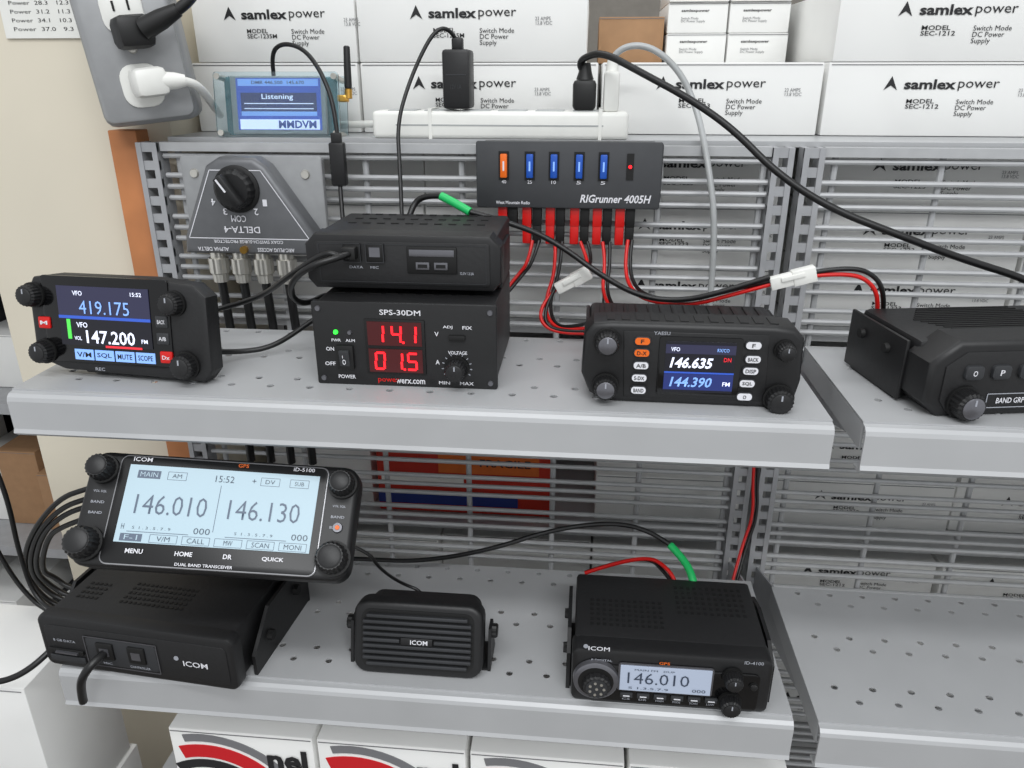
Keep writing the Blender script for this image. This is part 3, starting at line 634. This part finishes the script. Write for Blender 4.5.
cable('red_power_lead',[(.0374,.69,-.1377),(.0346,.68,-.158),(.04,.66,-.1754),(.0553,.63,-.1773),(.0863,.615,-.1755),(.119,.605,-.1619),(.1453,.60,-.1519)],.0017,'redp')
cable('black_power_lead',[(.041,.69,-.1377),(.0386,.68,-.158),(.044,.66,-.1734),(.0573,.63,-.1743),(.0863,.615,-.1705),(.119,.605,-.158),(.1453,.60,-.149)],.0017)
cable('red_power_lead',[(.1771,.60,-.1444),(.2019,.60,-.1415),(.2194,.60,-.1488),(.2275,.60,-.1634),(.232,.61,-.185)],.0017,'redp')
cable('black_power_lead',[(.1771,.60,-.1414),(.2029,.60,-.1365),(.2224,.60,-.1438),(.2315,.60,-.1604),(.236,.61,-.180)],.0019)
def conn(a,b,w,h):
    a=Vector(a);b=Vector(b);d=b-a;p=E('white_wire_connector',(a+b)/2); p.rotation_euler=(0,-math.atan2(d.z,math.hypot(d.x,d.y)),math.atan2(d.y,d.x))
    L=d.length; box(p,'plug_half',(-L*.22,0,0),(L*.52,h,w),'whitep',.001); box(p,'socket_half',(L*.24,0,0),(L*.5,h*1.2,w*1.2),'whitep',.001); box(p,'latch',(0,-h*.62,w*.2),(L*.5,.0015,w*.35),'whitep',.0004)
conn((.143,.60,-.152),(.177,.60,-.142),.010,.008)
conn((-.0248,.660,-.1766),(.0046,.660,-.1597),.010,.007)
for nm,m,o in (('red_power_lead','redp',0),('black_power_lead','cable',.004)):
    cable(nm,[(-.048+o*1.5,.69,-.140),(-.0505+o,.68,-.1572),(-.06+o,.68,-.1693),(-.0668+o,.67,-.1762),(-.075,.66,-.19)],.0016,m)
    cable(nm,[(-.0276+o*1.6,.69,-.140),(-.0257+o,.68,-.164),(-.0346+o,.67,-.1892),(-.0306+o,.65,-.2036),(-.0152,.64,-.2081+o*.6),(.0045,.635,-.203+o)],.0016,m)
    cable(nm,[(-.005+o*1.6,.69,-.140),(.0034+o,.68,-.156),(.003,.665,-.1605+o)],.0016,m)
    cable(nm,[(.015+o*1.6,.69,-.140),(.0183+o,.68,-.1556),(.015+o,.66,-.185),(.0316,.62,-.191+o)],.0016,m)
    cable(nm,[(-.0248,.66,-.1766+o*.5),(-.036+o,.655,-.187),(-.038+o,.645,-.203),(-.02,.64,-.211+o*.5),(.004,.635,-.208+o*.5)],.0016,m)
cable('microphone_cable',[(-.170,.536,-.121),(-.173,.528,-.121),(-.1937,.52,-.1265),(-.212,.53,-.1396),(-.221,.545,-.156),(-.214,.555,-.1666),(-.204,.60,-.165),(-.205,.63,-.20)],.0024)
cable('control_cable',[(-.171,.536,-.124),(-.176,.530,-.121),(-.1853,.53,-.1185),(-.2171,.54,-.1385),(-.2604,.58,-.1684),(-.3097,.58,-.1822),(-.335,.55,-.185)],.0022)
cable('control_cable',[(-.19,.645,-.17),(-.2378,.60,-.2012),(-.2572,.58,-.211),(-.2788,.57,-.2117),(-.295,.55,-.205),(-.31,.54,-.20)],.0022)
cable('speaker_cable',[(-.19,.50,-.34),(-.1625,.50,-.3489),(-.1582,.51,-.3719),(-.1491,.54,-.4085),(-.1276,.54,-.4163),(-.12,.52,-.42)],.0014)
cable('power_lead',[(-.25,.60,-.43),(-.2015,.605,-.4322),(-.1451,.60,-.4284),(-.0782,.60,-.4107),(-.0233,.61,-.392),(.0312,.61,-.3801),(.0667,.60,-.38),(.0841,.59,-.3881)],.0022)
cable('green_sleeve',[(.0841,.59,-.3881),(.0949,.58,-.3942),(.1025,.565,-.4027),(.104,.556,-.412)],.0034,'greenp')
cable('red_power_lead',[(.0104,.60,-.4302),(.0374,.60,-.4173),(.0675,.59,-.4018),(.080,.575,-.4008),(.0882,.565,-.4078),(.09,.558,-.415)],.0018,'redp')
cable('black_power_lead',[(.0104,.605,-.4332),(.0374,.605,-.4203),(.0675,.595,-.4058),(.078,.575,-.4048),(.0862,.565,-.4108)],.0018)
for dx,dz in ((0,0),(.006,-.008),(.013,-.02),(-.006,.010)):
    cable('coiled_cable',[(-.43,.62,-.372+dz),(-.4656,.60,-.377+dz),(-.497,.60,-.3899+dz),(-.5308+dx,.60,-.4227),(-.5488+dx,.60,-.4652),(-.5448+dx,.612,-.5017-dz),(-.5196,.612,-.515-dz),(-.47,.615,-.505),(-.43,.64,-.50)],.0026)
cable('hanging_cable',[(-.53,.56,-.20),(-.5083,.55,-.3073),(-.5034,.55,-.3519),(-.5074,.55,-.4048),(-.5046,.55,-.4603),(-.4596,.53,-.4613),(-.43,.54,-.44)],.0022)
cable('hanging_cable',[(-.56,.56,-.28),(-.545,.56,-.38),(-.53,.56,-.45),(-.50,.56,-.49),(-.44,.56,-.495)],.0022)
cable('microphone_cable',[(-.371,.458,-.430),(-.374,.446,-.430),(-.382,.440,-.440),(-.388,.442,-.455),(-.392,.446,-.472)],.0034)
cable('side_cable',[(-.50,.45,-.47),(-.474,.45,-.465),(-.452,.455,-.4605),(-.435,.47,-.45),(-.426,.49,-.44)],.0026)
cable('red_power_lead',[(.172,.702,-.26),(.1735,.70,-.3674),(.1788,.69,-.4132),(.1685,.68,-.4427),(.1592,.66,-.4713)],.0016,'redp')
cable('black_power_lead',[(.175,.702,-.26),(.1775,.70,-.3674),(.1828,.69,-.4132),(.1725,.68,-.4427),(.1632,.66,-.4713)],.0016)
# lights
def area(name,loc,sx,sy,e,rot=(0,0,0)):
    l=D.lights.new(name,'AREA'); l.shape='RECTANGLE'; l.size=sx; l.size_y=sy; l.energy=e; l.color=(.97,.985,1)
    o=D.objects.new(name,l); COL.objects.link(o); o.location=loc; o.rotation_euler=tuple(math.radians(a) for a in rot)
area('ceiling_fluorescent_lamp',(-.2,-.30,1.35),1.6,.25,15)
area('ceiling_fluorescent_lamp',(.5,-1.3,1.35),1.6,.25,36)
area('ceiling_fluorescent_lamp',(-.2,1.3,1.40),1.6,.25,8)
w=D.worlds.new('W'); bpy.context.scene.world=w; w.use_nodes=True; w.node_tree.nodes['Background'].inputs[0].default_value=(.95,.975,1,1); w.node_tree.nodes['Background'].inputs[1].default_value=.74
# camera
ps=math.radians(5.5); th=math.radians(22)
f=Vector((-math.sin(ps)*math.cos(th),math.cos(ps)*math.cos(th),-math.sin(th))); r=Vector((math.cos(ps),math.sin(ps),0)); u=r.cross(f)
cam=D.cameras.new('camera'); cam.lens=769/1024*36; cam.sensor_width=36; cam.clip_start=.01
co=D.objects.new('camera',cam); COL.objects.link(co)
co.rotation_euler=Matrix((r,u,-f)).transposed().to_euler()
bpy.context.scene.camera=co
for o in COL.objects:
    if o.parent is None: o.location.z+=EYE
bpy.context.scene.view_settings.view_transform='Standard'
